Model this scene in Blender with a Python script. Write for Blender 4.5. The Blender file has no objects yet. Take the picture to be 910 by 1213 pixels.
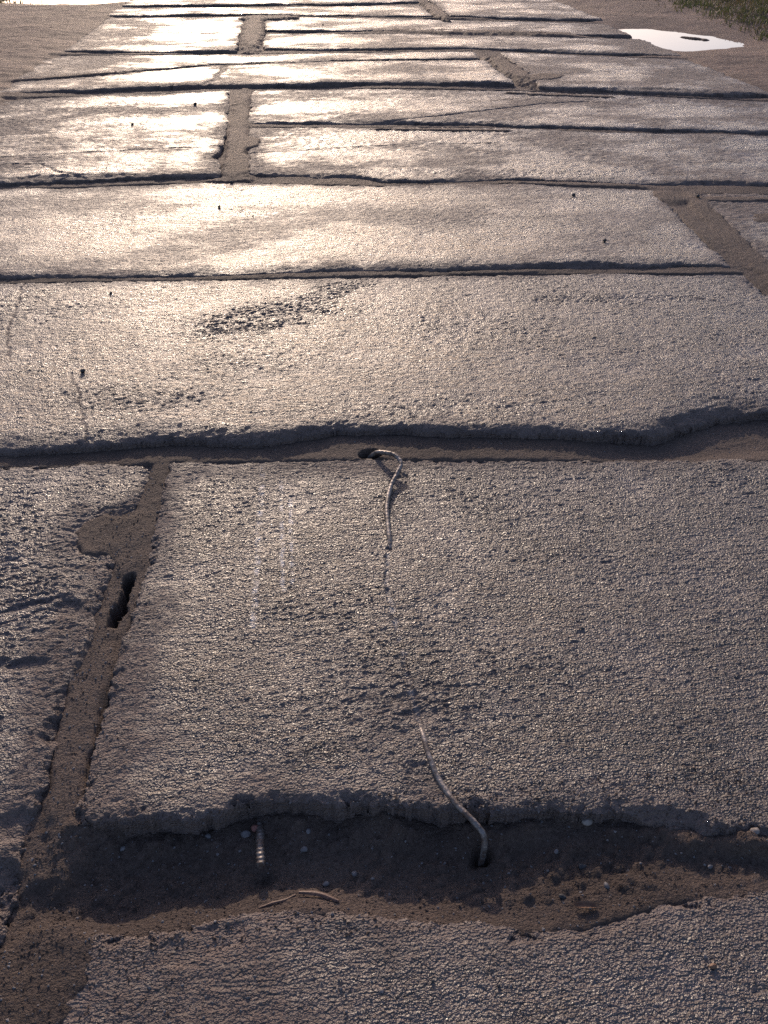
import bpy, bmesh, math, random
import numpy as np

R = math.radians
scene = bpy.context.scene
COL = scene.collection
random.seed(7)

# ------------------------------------------------------------------ camera
# the road runs along +Y; the camera stands at the origin, 1.05 m up, looking down the road
CAM_H, PITCH, YAW = 1.05, math.atan(756 / 982), R(5.76)
cd = bpy.data.cameras.new('camera')
cam = bpy.data.objects.new('camera', cd)
COL.objects.link(cam)
cam.location = (0, 0, CAM_H)
cam.rotation_euler = (R(90) - PITCH, 0, -YAW)
cd.sensor_fit = 'VERTICAL'
cd.sensor_height = 17.3
cd.lens = 982 / 1213 * 17.3
cd.clip_start, cd.clip_end = 0.05, 2000
scene.camera = cam

# ------------------------------------------------------------------ sky and sun
SUN_EL, SUN_AZ = R(16.5), R(-4.5)          # azimuth from +Y, towards +X
world = bpy.data.worlds.new('World')
scene.world = world
world.use_nodes = True
wn = world.node_tree
sky = wn.nodes.new('ShaderNodeTexSky')
sky.sky_type = 'NISHITA'
sky.sun_disc = False
sky.sun_elevation = SUN_EL
sky.sun_rotation = SUN_AZ
sky.air_density, sky.dust_density, sky.ozone_density = 1.0, 1.5, 2.5
bg = wn.nodes['Background']
bg.inputs['Strength'].default_value = 0.15
tint = wn.nodes.new('ShaderNodeMix')           # a slightly rosy evening sky, the same all round
tint.data_type, tint.blend_type = 'RGBA', 'MULTIPLY'
tint.inputs[0].default_value = 1.0
tint.inputs[7].default_value = (1.10, 0.95, 0.99, 1)
wn.links.new(sky.outputs[0], tint.inputs[6])
wn.links.new(tint.outputs[2], bg.inputs[0])

sd = bpy.data.lights.new('sun', 'SUN')
sd.energy = 2.15
sd.angle = R(0.53)
sd.color = (1.0, 0.80, 0.61)
sun = bpy.data.objects.new('sun', sd)
COL.objects.link(sun)
sun.location = (-2, 20, 8)
sun.rotation_euler = (R(90) - SUN_EL, 0, math.pi - SUN_AZ)   # shines from +Y towards the camera

vs = scene.view_settings
vs.view_transform = 'Standard'
vs.look = 'None'
vs.gamma = 1.0
vs.exposure = 0.36
vs.use_curve_mapping = False
scene.cycles.use_denoising = False
scene.cycles.sample_clamp_indirect = 4.0

# ------------------------------------------------------------------ noise (numpy)
_rng = np.random.default_rng(11)
_P = _rng.permutation(4096)
_P = np.concatenate([_P, _P]).astype(np.int64)
_A = _rng.uniform(0, 2 * math.pi, 4096)
_GX, _GY = np.cos(_A), np.sin(_A)


def noise(x, y, freq, seed=0, stretch=1.0):
    """2-D gradient noise, about -0.7 .. 0.7; stretch > 1 lengthens the features along x"""
    x = np.asarray(x) * freq / stretch + seed * 17.31
    y = np.asarray(y) * freq + seed * 9.73
    xi, yi = np.floor(x).astype(np.int64), np.floor(y).astype(np.int64)
    fx, fy = x - xi, y - yi
    u = fx * fx * fx * (fx * (fx * 6 - 15) + 10)
    v = fy * fy * fy * (fy * (fy * 6 - 15) + 10)

    def g(ix, iy, dx, dy):
        h = _P[(_P[ix & 4095] + iy) & 4095]
        return _GX[h] * dx + _GY[h] * dy
    a = g(xi, yi, fx, fy)
    b = g(xi + 1, yi, fx - 1, fy)
    c = g(xi, yi + 1, fx, fy - 1)
    d = g(xi + 1, yi + 1, fx - 1, fy - 1)
    return (a + u * (b - a)) + v * ((c + u * (d - c)) - (a + u * (b - a)))


def stones(x, y, freq, seed=0, stretch=1.0):
    """packed rounded grains: 0 in the gaps, up to about 1 on top of a grain"""
    x = np.asarray(x) * freq / stretch + seed * 13.7
    y = np.asarray(y) * freq + seed * 7.1
    xi, yi = np.floor(x).astype(np.int64), np.floor(y).astype(np.int64)
    best = np.zeros(x.shape)
    for ox in (-1, 0, 1):
        for oy in (-1, 0, 1):
            cx, cy = xi + ox, yi + oy
            h = _P[(_P[cx & 4095] + cy) & 4095]
            jx, jy = cx + .5 + .45 * _GX[h], cy + .5 + .45 * _GY[h]
            r = .45 + .4 * ((h * 7919) % 4096) / 4096
            d2 = ((x - jx) ** 2 + (y - jy) ** 2) / (r * r)
            best = np.maximum(best, np.sqrt(np.clip(1 - d2, 0, 1)) * (.35 + r))
    return best


def cells(x, y, freq, seed=0):
    """angular pieces: one random value 0..1 for each cell"""
    x = np.asarray(x) * freq + seed * 5.3
    y = np.asarray(y) * freq + seed * 3.9
    xi, yi = np.floor(x).astype(np.int64), np.floor(y).astype(np.int64)
    best, val = np.full(x.shape, 9.0), np.zeros(x.shape)
    for ox in (-1, 0, 1):
        for oy in (-1, 0, 1):
            cx, cy = xi + ox, yi + oy
            h = _P[(_P[cx & 4095] + cy) & 4095]
            d2 = (x - cx - .5 - .48 * _GX[h]) ** 2 + (y - cy - .5 - .48 * _GY[h]) ** 2
            m = d2 < best
            best = np.where(m, d2, best)
            val = np.where(m, ((h * 6151) % 4096) / 4096, val)
    return val


def smooth(a, b, x):
    t = np.clip((x - a) / (b - a), 0, 1)
    return t * t * (3 - 2 * t)


def seg_dist(x, y, pts):
    """distance to a polyline"""
    best = np.full(np.shape(x), 9.0)
    for (x0, y0), (x1, y1) in zip(pts[:-1], pts[1:]):
        dx, dy = x1 - x0, y1 - y0
        t = np.clip(((x - x0) * dx + (y - y0) * dy) / (dx * dx + dy * dy), 0, 1)
        best = np.minimum(best, np.hypot(x - x0 - t * dx, y - y0 - t * dy))
    return best


def ell(x, y, cx, cy, rx, ry, rot=0.0):
    c, s = math.cos(rot), math.sin(rot)
    u, v = (x - cx) * c + (y - cy) * s, -(x - cx) * s + (y - cy) * c
    return np.hypot(u / rx, v / ry)


def pl(pts, t):
    p = np.array(pts, float)
    return np.interp(t, p[:, 0], p[:, 1])


# ------------------------------------------------------------------ materials
def mat(name):
    m = bpy.data.materials.new(name)
    m.use_nodes = True
    nt = m.node_tree
    return m, nt, nt.nodes['Principled BSDF']


def N(nt, kind, **kw):
    n = nt.nodes.new(kind)
    for k, v in kw.items():
        if isinstance(v, (int, float, str, bool)) and hasattr(n, k):
            setattr(n, k, v)
        else:
            n.inputs[k.replace('_', ' ')].default_value = v
    return n


def mix(nt, fac, a, b, blend='MIX'):
    n = nt.nodes.new('ShaderNodeMix')
    n.data_type = 'RGBA'
    n.blend_type = blend
    for s, v in ((n.inputs[0], fac), (n.inputs[6], a), (n.inputs[7], b)):
        if hasattr(v, 'is_output'):
            nt.links.new(v, s)
        else:
            s.default_value = v
    return n.outputs[2]


def ramp(nt, src, *stops):
    n = nt.nodes.new('ShaderNodeValToRGB')
    e = n.color_ramp.elements
    while len(e) < len(stops):
        e.new(0.5)
    for k, (p, c) in enumerate(stops):
        e[k].position = p
        e[k].color = c if len(c) == 4 else (*c, 1)
    nt.links.new(src, n.inputs[0])
    return n.outputs[0]


def concrete_material():
    m, nt, b = mat('weathered_concrete')
    L = nt.links.new
    tc = N(nt, 'ShaderNodeNewGeometry').outputs['Position']
    big = N(nt, 'ShaderNodeTexNoise', Scale=2.3, Detail=5.0)
    L(tc, big.inputs['Vector'])
    mid = N(nt, 'ShaderNodeTexNoise', Scale=60.0, Detail=4.0)
    L(tc, mid.inputs['Vector'])
    fine = N(nt, 'ShaderNodeTexNoise', Scale=330.0, Detail=3.0)
    L(tc, fine.inputs['Vector'])
    agg = N(nt, 'ShaderNodeTexVoronoi', Scale=170.0)
    L(tc, agg.inputs['Vector'])
    c = ramp(nt, big.outputs[0], (0.3, (0.095, 0.074, 0.073)), (0.7, (0.142, 0.113, 0.110)))
    c = mix(nt, 0.55, c, ramp(nt, mid.outputs[0], (0.3, (0.62, 0.60, 0.60)), (0.7, (1.0, 1.0, 1.0))), 'MULTIPLY')
    c = mix(nt, 0.5, c, ramp(nt, agg.outputs['Color'], (0.1, (0.55, 0.5, 0.48)), (0.9, (1.0, 1.0, 1.0))), 'MULTIPLY')
    pa = N(nt, 'ShaderNodeAttribute', attribute_name='pale')
    c = mix(nt, pa.outputs['Fac'], c, (0.85, 0.80, 0.75, 1))
    oi = N(nt, 'ShaderNodeObjectInfo')
    c = mix(nt, 1.0, c, ramp(nt, oi.outputs['Random'], (0.0, (0.80, 0.80, 0.82)), (1.0, (1.18, 1.15, 1.11))), 'MULTIPLY')
    stn = N(nt, 'ShaderNodeTexNoise', Scale=11.0, Detail=6.0, Roughness=0.7)
    L(tc, stn.inputs['Vector'])
    c = mix(nt, 1.0, c, ramp(nt, stn.outputs[0], (0.35, (0.74, 0.72, 0.72)), (0.55, (1.0, 1.0, 1.0))), 'MULTIPLY')
    at = N(nt, 'ShaderNodeAttribute', attribute_name='dust')
    dn = N(nt, 'ShaderNodeMath', operation='MULTIPLY')
    L(at.outputs['Fac'], dn.inputs[0])
    L(ramp(nt, mid.outputs[0], (0.25, (0.55,) * 3), (0.6, (1.0,) * 3)), dn.inputs[1])
    c = mix(nt, dn.outputs[0], c, (0.135, 0.095, 0.078, 1))
    L(c, b.inputs['Base Color'])
    rr = N(nt, 'ShaderNodeMapRange')
    L(fine.outputs[0], rr.inputs[0])
    rr.inputs[1].default_value, rr.inputs[2].default_value = 0.3, 0.7
    rr.inputs[3].default_value, rr.inputs[4].default_value = 0.24, 0.46
    ra = N(nt, 'ShaderNodeMath', operation='ADD')
    dm = N(nt, 'ShaderNodeMath', operation='MULTIPLY')
    L(dn.outputs[0], dm.inputs[0])
    dm.inputs[1].default_value = 0.45
    L(rr.outputs[0], ra.inputs[0])
    L(dm.outputs[0], ra.inputs[1])
    L(ra.outputs[0], b.inputs['Roughness'])
    b.inputs['IOR'].default_value = 1.5
    b.inputs['Specular IOR Level'].default_value = 0.7
    # relief finer than the mesh
    def stretched(fx, scale, detail, rough):
        v = N(nt, 'ShaderNodeVectorMath', operation='MULTIPLY')
        L(tc, v.inputs[0])
        v.inputs[1].default_value = (fx, 1, 1)
        n = N(nt, 'ShaderNodeTexNoise', Scale=scale, Detail=detail, Roughness=rough)
        L(v.outputs[0], n.inputs['Vector'])
        return n.outputs[0]

    def plus(a, b, wb):
        n = N(nt, 'ShaderNodeMath', operation='MULTIPLY_ADD')
        L(b, n.inputs[0])
        n.inputs[1].default_value = wb
        L(a, n.inputs[2])
        return n.outputs[0]
    hgt = plus(stretched(.9, 305.0, 1.5, .55), stretched(.36, 95.0, 2.0, .6), 1.0)
    wv = N(nt, 'ShaderNodeTexNoise', Scale=6.0, Detail=5.0, Roughness=0.6)
    L(tc, wv.inputs['Vector'])
    wm = N(nt, 'ShaderNodeMapRange')
    L(wv.outputs[0], wm.inputs[0])
    wm.inputs[1].default_value, wm.inputs[2].default_value = 0.32, 0.68
    wm.inputs[3].default_value, wm.inputs[4].default_value = 0.40, 1.40
    hw = N(nt, 'ShaderNodeMath', operation='MULTIPLY')
    L(hgt, hw.inputs[0])
    L(wm.outputs[0], hw.inputs[1])
    hgt = hw.outputs[0]
    bp = N(nt, 'ShaderNodeBump', Strength=1.0, Distance=0.0115)
    L(hgt, bp.inputs['Height'])
    # every grain of aggregate is broken at its own angle
    fac_ = N(nt, 'ShaderNodeTexVoronoi', Scale=350.0)
    L(tc, fac_.inputs['Vector'])
    sb = N(nt, 'ShaderNodeVectorMath', operation='SUBTRACT')
    L(fac_.outputs['Color'], sb.inputs[0])
    sb.inputs[1].default_value = (.5, .5, .5)
    sc_ = N(nt, 'ShaderNodeVectorMath', operation='SCALE')
    L(sb.outputs[0], sc_.inputs[0])
    sw = N(nt, 'ShaderNodeMath', operation='MULTIPLY')
    L(wm.outputs[0], sw.inputs[0])
    sw.inputs[1].default_value = 0.62
    L(sw.outputs[0], sc_.inputs['Scale'])
    ad = N(nt, 'ShaderNodeVectorMath', operation='ADD')
    L(bp.outputs[0], ad.inputs[0])
    L(sc_.outputs[0], ad.inputs[1])
    nm = N(nt, 'ShaderNodeVectorMath', operation='NORMALIZE')
    L(ad.outputs[0], nm.inputs[0])
    L(nm.outputs[0], b.inputs['Normal'])
    return m


def sand_material():
    m, nt, b = mat('sandy_soil')
    L = nt.links.new
    tc = N(nt, 'ShaderNodeNewGeometry').outputs['Position']
    big = N(nt, 'ShaderNodeTexNoise', Scale=3.0, Detail=6.0)
    L(tc, big.inputs['Vector'])
    fine = N(nt, 'ShaderNodeTexNoise', Scale=250.0, Detail=3.0, Roughness=0.65)
    L(tc, fine.inputs['Vector'])
    gr = N(nt, 'ShaderNodeTexVoronoi', Scale=260.0)
    L(tc, gr.inputs['Vector'])
    c = ramp(nt, big.outputs[0], (0.3, (0.085, 0.060, 0.048)), (0.7, (0.165, 0.120, 0.097)))
    c = mix(nt, 0.6, c, ramp(nt, gr.outputs['Color'], (0.1, (0.5, 0.46, 0.44)), (0.85, (1, 1, 1)), (1.0, (1.5, 1.4, 1.3))), 'MULTIPLY')
    dry = N(nt, 'ShaderNodeAttribute', attribute_name='dry')
    c = mix(nt, dry.outputs['Fac'], c, mix(nt, 1.0, c, (1.8, 1.6, 1.45, 1), 'MULTIPLY'))
    L(c, b.inputs['Base Color'])
    b.inputs['Roughness'].default_value = 0.75
    b.inputs['Specular IOR Level'].default_value = 0.3
    bp = N(nt, 'ShaderNodeBump', Strength=1.0, Distance=0.010)
    L(fine.outputs[0], bp.inputs['Height'])
    L(bp.outputs[0], b.inputs['Normal'])
    return m


def steel_material(name, rust):
    m, nt, b = mat(name)
    L = nt.links.new
    tc = N(nt, 'ShaderNodeNewGeometry').outputs['Position']
    n1 = N(nt, 'ShaderNodeTexNoise', Scale=70.0, Detail=5.0, Roughness=0.65)
    L(tc, n1.inputs['Vector'])
    n2 = N(nt, 'ShaderNodeTexNoise', Scale=500.0, Detail=2.0)
    L(tc, n2.inputs['Vector'])
    f = ramp(nt, n1.outputs[0], (rust, (0, 0, 0)), (rust + 0.12, (1, 1, 1)))
    L(mix(nt, f, (0.085, 0.06, 0.048, 1), (0.22, 0.195, 0.18, 1)), b.inputs['Base Color'])
    mr = N(nt, 'ShaderNodeMath', operation='MULTIPLY')
    L(f, mr.inputs[0])
    mr.inputs[1].default_value = 0.5
    L(mr.outputs[0], b.inputs['Metallic'])
    b.inputs['Roughness'].default_value = 0.45
    bp = N(nt, 'ShaderNodeBump', Strength=0.6, Distance=0.001)
    L(n2.outputs[0], bp.inputs['Height'])
    L(bp.outputs[0], b.inputs['Normal'])
    return m


def plain_material(name, c0, c1, scale=120.0, rough=0.7, bump=0.5):
    m, nt, b = mat(name)
    L = nt.links.new
    tc = N(nt, 'ShaderNodeNewGeometry').outputs['Position']
    n1 = N(nt, 'ShaderNodeTexNoise', Scale=scale, Detail=4.0)
    L(tc, n1.inputs['Vector'])
    L(ramp(nt, n1.outputs[0], (0.32, c0), (0.68, c1)), b.inputs['Base Color'])
    b.inputs['Roughness'].default_value = rough
    bp = N(nt, 'ShaderNodeBump', Strength=bump, Distance=0.001)
    L(n1.outputs[0], bp.inputs['Height'])
    L(bp.outputs[0], b.inputs['Normal'])
    return m


def water_material():
    m, nt, b = mat('puddle_water')
    b.inputs['Base Color'].default_value = (0.035, 0.028, 0.02, 1)
    b.inputs['Roughness'].default_value = 0.02
    b.inputs['IOR'].default_value = 1.33
    tc = N(nt, 'ShaderNodeNewGeometry').outputs['Position']
    n1 = N(nt, 'ShaderNodeTexNoise', Scale=9.0, Detail=2.0)
    nt.links.new(tc, n1.inputs['Vector'])
    bp = N(nt, 'ShaderNodeBump', Strength=0.05, Distance=0.004)
    nt.links.new(n1.outputs[0], bp.inputs['Height'])
    nt.links.new(bp.outputs[0], b.inputs['Normal'])
    return m


def grass_material():
    m, nt, b = mat('verge_grass')
    at = N(nt, 'ShaderNodeAttribute', attribute_name='tint')
    c = ramp(nt, at.outputs['Fac'], (0.0, (0.06, 0.075, 0.022)), (0.45, (0.11, 0.12, 0.04)),
             (0.7, (0.13, 0.105, 0.05)), (1.0, (0.17, 0.12, 0.07)))
    nt.links.new(c, b.inputs['Base Color'])
    b.inputs['Roughness'].default_value = 0.6
    tr = N(nt, 'ShaderNodeBsdfTranslucent')
    nt.links.new(c, tr.inputs[0])
    ms = N(nt, 'ShaderNodeMixShader')
    ms.inputs[0].default_value = 0.3
    nt.links.new(b.outputs[0], ms.inputs[1])
    nt.links.new(tr.outputs[0], ms.inputs[2])
    nt.links.new(ms.outputs[0], nt.nodes['Material Output'].inputs[0])
    return m


M_CONC = concrete_material()
M_SAND = sand_material()
M_STEEL = steel_material('worn_steel', 0.44)
M_RUST = steel_material('rusty_steel', 0.50)
M_WATER = water_material()
M_GRASS = grass_material()
M_DARK = plain_material('dark_stone', (0.02, 0.02, 0.022), (0.06, 0.055, 0.055))
M_GREY = plain_material('grey_stone', (0.09, 0.08, 0.08), (0.19, 0.175, 0.17))
M_RED = plain_material('red_stone', (0.17, 0.06, 0.045), (0.28, 0.12, 0.09))
M_PALE = plain_material('pale_stone', (0.16, 0.13, 0.11), (0.27, 0.23, 0.20))
M_WOOD = plain_material('brown_wood', (0.06, 0.03, 0.02), (0.17, 0.085, 0.055), 260.0, 0.55)
M_LEAF = plain_material('dry_leaf', (0.10, 0.05, 0.028), (0.21, 0.11, 0.06), 200.0, 0.6)


# ------------------------------------------------------------------ mesh helpers
def link(o, parent=None, **props):
    COL.objects.link(o)
    if parent:
        o.parent = parent
    for k, v in props.items():
        o[k] = v
    return o


def grid_mesh(name, xs, ys, z, keep=None, attrs=None):
    """height field over the grid lines xs, ys; z[j, i]; keep = quads to keep"""
    nx, ny = len(xs), len(ys)
    X, Y = np.meshgrid(xs, ys)
    co = np.stack([X, Y, z], -1).reshape(-1, 3)
    idx = np.arange(nx * ny).reshape(ny, nx)
    q = np.stack([idx[:-1, :-1], idx[:-1, 1:], idx[1:, 1:], idx[1:, :-1]], -1)
    q = q[keep] if keep is not None else q.reshape(-1, 4)
    used = np.zeros(nx * ny, bool)
    used[q.ravel()] = True
    remap = np.cumsum(used) - 1
    q = remap[q]
    co = co[used]
    me = bpy.data.meshes.new(name)
    me.vertices.add(len(co))
    me.vertices.foreach_set('co', co.astype(np.float32).ravel())
    n = len(q)
    me.loops.add(4 * n)
    me.loops.foreach_set('vertex_index', q.astype(np.int32).ravel())
    me.polygons.add(n)
    me.polygons.foreach_set('loop_start', np.arange(0, 4 * n, 4, dtype=np.int32))
    me.update(calc_edges=True)
    me.polygons.foreach_set('use_smooth', np.ones(n, bool))
    for k, v in (attrs or {}).items():
        a = me.attributes.new(k, 'FLOAT', 'POINT')
        a.data.foreach_set('value', v.reshape(-1)[used].astype(np.float32))
    me.update()
    return me


def lines(*spans):
    """grid lines from (start, end, step) spans"""
    out = []
    for a, b, s in spans:
        n = max(1, int(round((b - a) / s)))
        out.append(np.linspace(a, b, n, endpoint=False))
    out.append([spans[-1][1]])
    return np.concatenate(out)


# ------------------------------------------------------------------ road slabs
# every slab: its four edges as polylines (front/back: x -> y, left/right: y -> x),
# the height of its front and back edge, and the grid step where it is seen
def S(front, back, left, right, zf, zb, fine, step, seed, rough=1.0, tilt=0.0, wear=1.0):
    c = lambda e: e if isinstance(e, list) else [(-9, e), (9, e)]
    return dict(front=c(front), back=c(back), left=c(left), right=c(right), zf=zf, zb=zb,
                fine=fine, step=step, seed=seed, rough=rough, tilt=tilt, wear=wear)


SLABS = [
    # row under the camera
    S([(-.4, -.45), (2.8, -.70)],
      [(-.43, .54), (-.27, .535), (-.11, .55), (0, .54), (.08, .52), (.26, .49), (.31, .49), (.43, .51), (.56, .51), (2.7, .35)],
      -.355, 2.70, -.001, -.007, (-.37, .66, .30, .57), .0021, 1, .72, 0, .3),
    # slab with the steel rods
    S([(-.37, .692), (-.20, .678), (-.165, .682), (-.125, .697), (.03, .678), (.10, .662), (.15, .655), (.22, .640), (.30, .642), (.35, .63), (.40, .628), (.46, .598), (.58, .568), (2.7, .32)],
      [(-.36, 1.605), (.13, 1.565), (1.03, 1.475), (2.7, 1.30)],
      [(.6, -.362), (.83, -.365), (1.08, -.350), (1.21, -.335), (1.6, -.335)], 2.68, .004, -.004, (-.38, 1.12, .54, 1.62), .0020, 2, .95),
    # its left neighbour, two rows deep
    S(-.40, [(-1.7, 1.66), (-.33, 1.60)], -1.70,
      [(.5, -.425), (.7, -.425), (.91, -.412), (1.19, -.398), (1.58, -.352)], .002, -.002, (-.80, -.34, .40, 1.64), .0024, 3, 1.1, 0, 1.6),
    S([(-1.7, 1.68), (-.71, 1.655), (-.33, 1.660), (-.10, 1.632), (-.03, 1.64), (.06, 1.662), (.15, 1.655), (.35, 1.622), (.74, 1.575), (.81, 1.575), (.87, 1.61), (.99, 1.645), (1.11, 1.65), (1.45, 1.60)],
      [(-1.7, 2.70), (-.99, 2.69), (.2, 2.63), (.96, 2.585), (1.45, 2.53)],
      -1.70, 1.455, .020, .002, (-1.02, 1.48, 1.54, 2.72), .0036, 4, .85),
    S([(-1.7, 2.74), (-.99, 2.715), (-.44, 2.675), (.2, 2.655), (.96, 2.615), (1.43, 2.565)],
      [(-1.7, 3.73), (-.3, 3.73), (.35, 3.61), (.9, 3.60), (1.48, 3.44)],
      -1.70, [(2.5, 1.425), (3.5, 1.49)], .015, .004, (-1.35, 1.52, 2.53, 3.75), .0052, 5, .7),
    # half slab to its right, two rows deep
    S(1.56, [(1.5, 3.40), (2.8, 3.24)], [(1.5, 1.50), (2.5, 1.535), (3.4, 1.63)], 2.80, .008, .004, (1.46, 2.1, 2.3, 3.45), .007, 6, .9),
    # left half slab, two rows deep
    S([(-1.7, 3.74), (-1.25, 3.76), (-.8, 3.765), (-.34, 3.785)], [(-1.7, 5.51), (-.34, 5.62)], -1.70,
      [(3.7, -.335), (4.02, -.335), (4.06, -.37), (4.10, -.365), (4.18, -.335), (5.6, -.36)], .023, .008, (-1.75, -.30, 3.7, 5.66), .0075, 7, .8),
    S([(-.23, 3.80), (.03, 3.765), (.10, 3.72), (.16, 3.735), (.30, 3.70), (.36, 3.64), (.89, 3.63), (1.52, 3.5), (1.98, 3.44), (2.78, 3.3)],
      [(-.24, 4.68), (.31, 4.64), (.93, 4.57), (1.52, 4.42), (2.8, 4.2)], [(3.7, -.23), (4.7, -.24)], 2.78, .012, .006, (-.28, 2.2, 3.38, 4.72), .0072, 8, .7),
    S([(-.26, 4.74), (.05, 4.70), (.31, 4.685), (.93, 4.61), (1.52, 4.46), (2.4, 4.29), (2.8, 4.24)],
      [(-.25, 5.62), (.5, 5.60), (1.35, 5.48), (2.8, 5.0)], -.25, 2.80, .019, .004, (-.28, 2.65, 4.2, 5.66), .0085, 9, .7),
    S([(-1.75, 5.56), (-1, 5.655), (-.44, 5.69), (.54, 5.67), (1.38, 5.56)],
      [(-1.75, 6.0), (-1.4, 6.06), (-.54, 6.425), (.33, 6.5), (1.38, 6.45)], -1.75, [(5.5, 1.38), (6.9, 1.36)], .031, .016, (-1.78, 1.42, 5.5, 6.55), .010, 10, .7),
    S([(-1.75, 6.05), (-1.4, 6.1), (-.54, 6.46), (.33, 6.53), (1.38, 6.48)],
      [(-1.75, 6.98), (-.3, 6.90), (.67, 6.885), (1.38, 6.86)], -1.75, 1.365, .018, .008, (-1.78, 1.42, 6.0, 7.0), .012, 11, .6),
    S([(1.5, 5.46), (2.11, 5.23), (2.8, 5.06)], [(1.5, 6.8), (2.8, 6.36)], [(5.4, 1.50), (6.8, 1.54)], 2.82, .028, .010, (1.45, 2.85, 5.0, 6.85), .011, 12, .7),
    S([(-1.65, 7.03), (-.36, 6.94)], [(-1.6, 8.90), (-.38, 8.88)], -1.64, -.38, .026, .012, (-1.66, -.36, 6.9, 8.95), .013, 13, .7),
    S([(-.19, 7.01), (.67, 6.925), (1.3, 6.92), (2.68, 6.46), (2.8, 6.42)], [(-.2, 7.87), (.82, 7.76), (2.8, 7.28)], -.20, 2.80, .026, .010, (-.22, 2.82, 6.38, 7.9), .013, 14, .7),
    S([(-.2, 7.94), (.82, 7.83), (2.8, 7.36)], [(-.2, 8.88), (.88, 8.66), (2.8, 8.13)], -.20, 2.76, .021, .010, (-.22, 2.8, 7.3, 8.9), .014, 15, .7),
    S([(-1.6, 8.98), (-.39, 8.97), (.88, 8.73), (1.36, 8.64)], [(-1.6, 9.6), (.67, 9.53), (1.36, 9.62)], -1.66, 1.34, .028, .014, (-1.68, 1.4, 8.6, 9.65), .015, 16, .7),
    S([(1.46, 8.6), (2.8, 8.2)], [(1.46, 10.3), (2.8, 10.0)], 1.46, 2.78, .032, .012, (1.44, 2.8, 8.1, 10.35), .016, 17, .7),
    S([(-1.6, 9.68), (.67, 9.61), (1.36, 9.7)], [(-1.6, 10.6), (1.4, 10.55)], -1.62, 1.35, .032, .012, (-1.66, 1.4, 9.55, 10.65), .016, 18, .7),
    S([(-1.6, 10.68), (-.3, 10.64)], [(-1.6, 12.5), (-.3, 12.5)], -1.62, -.32, .03, .012, (-1.66, -.28, 10.6, 12.55), .022, 19, .7),
    S([(-.2, 10.64), (2.8, 10.12)], [(-.2, 11.55), (2.8, 11.1)], -.2, 2.78, .03, .012, (-.24, 2.8, 10.1, 11.6), .022, 20, .7),
    S([(-.2, 11.62), (2.8, 11.17)], [(-.2, 12.5), (2.8, 12.1)], -.2, 2.78, .03, .012, (-.24, 2.8, 11.1, 12.55), .022, 21, .7),
]


def slab_d(s, x, y):
    """distance inside the slab's outline (negative outside)"""
    return np.minimum(np.minimum(y - pl(s['front'], x), pl(s['back'], x) - y),
                      np.minimum(x - pl(s['left'], y), pl(s['right'], y) - x))


# broken-out dishes in the surface: (cx, cy, rx, ry, rot, depth)
SPALLS = [
    (-.415, 1.345, .08, .095, .5, .010),      # sand pocket beside the joint
    (.128, .70, .034, .045, .3, .004),         # around the lower rod
    (.14, .83, .03, .02, 0, .003), (.12, .86, .045, .016, 0, .0025), (.10, .80, .04, .012, 0, .002),
    (.185, 1.47, .03, .035, 0, .005),
    (.93, 1.63, .16, .04, .3, .007),          # worn corner by the dark gap
    (.92, 2.62, .18, .035, -.05, .010),
    (.22, 3.70, .17, .06, -.35, .014), (1.75, 3.46, .25, .06, -.1, .012),
    (.05, 4.70, .22, .03, 0, .010),
    (-.98, 3.80, .35, .05, 0, .006),
    (2.05, 6.68, .3, .07, -.3, .010), (2.2, 5.25, .4, .06, -.3, .008),
    (-.55, .74, .03, .02, 0, .006), (-.47, .60, .05, .06, 0, .014), (-.445, .70, .03, .03, 0, .008),
    (-.52, 1.15, .06, .012, .3, .005), (-.46, 1.13, .03, .03, .6, .008), (-.60, 1.0, .09, .02, .1, .005), (-.5, 1.0, .05, .015, 0, .005),
    (-.43, .86, .02, .03, 0, .006), (-.56, .88, .06, .018, .2, .005), (-.66, 1.28, .08, .012, 0, .004),
    (-.175, .512, .06, .025, .2, .004), (.33, .60, .05, .02, 0, .008), (.47, .61, .06, .02, -.2, .007),
]
# scaled, flaky areas: (cx, cy, rx, ry, rot, amount)
FLAKES = [
    (-.12, 2.33, .24, .12, .35, 1.0), (.08, 2.50, .20, .06, .6, .9), (-.45, 1.86, .28, .07, -.15, .5),
    (.25, 1.75, .6, .06, -.05, .35), (1.0, 2.35, .35, .04, -.1, .6), (1.15, 2.05, .4, .03, .2, .35),
    (.85, 3.72, .75, .07, -.12, .8), (1.4, 3.85, .5, .04, -.1, .5), (-.65, 1.2, .25, .3, 0, .45),
    (-.05, 1.08, .12, .05, 0, .12), (.5, 1.18, .35, .02, -.1, .3), (.1, .86, .12, .05, 0, .15), (.7, .85, .4, .03, -.1, .25),
    (-.8, 3.9, .6, .05, 0, .4), (.7, 4.78, .6, .05, 0, .4), (-.2, 3.3, .5, .1, 0, .25),
]
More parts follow.
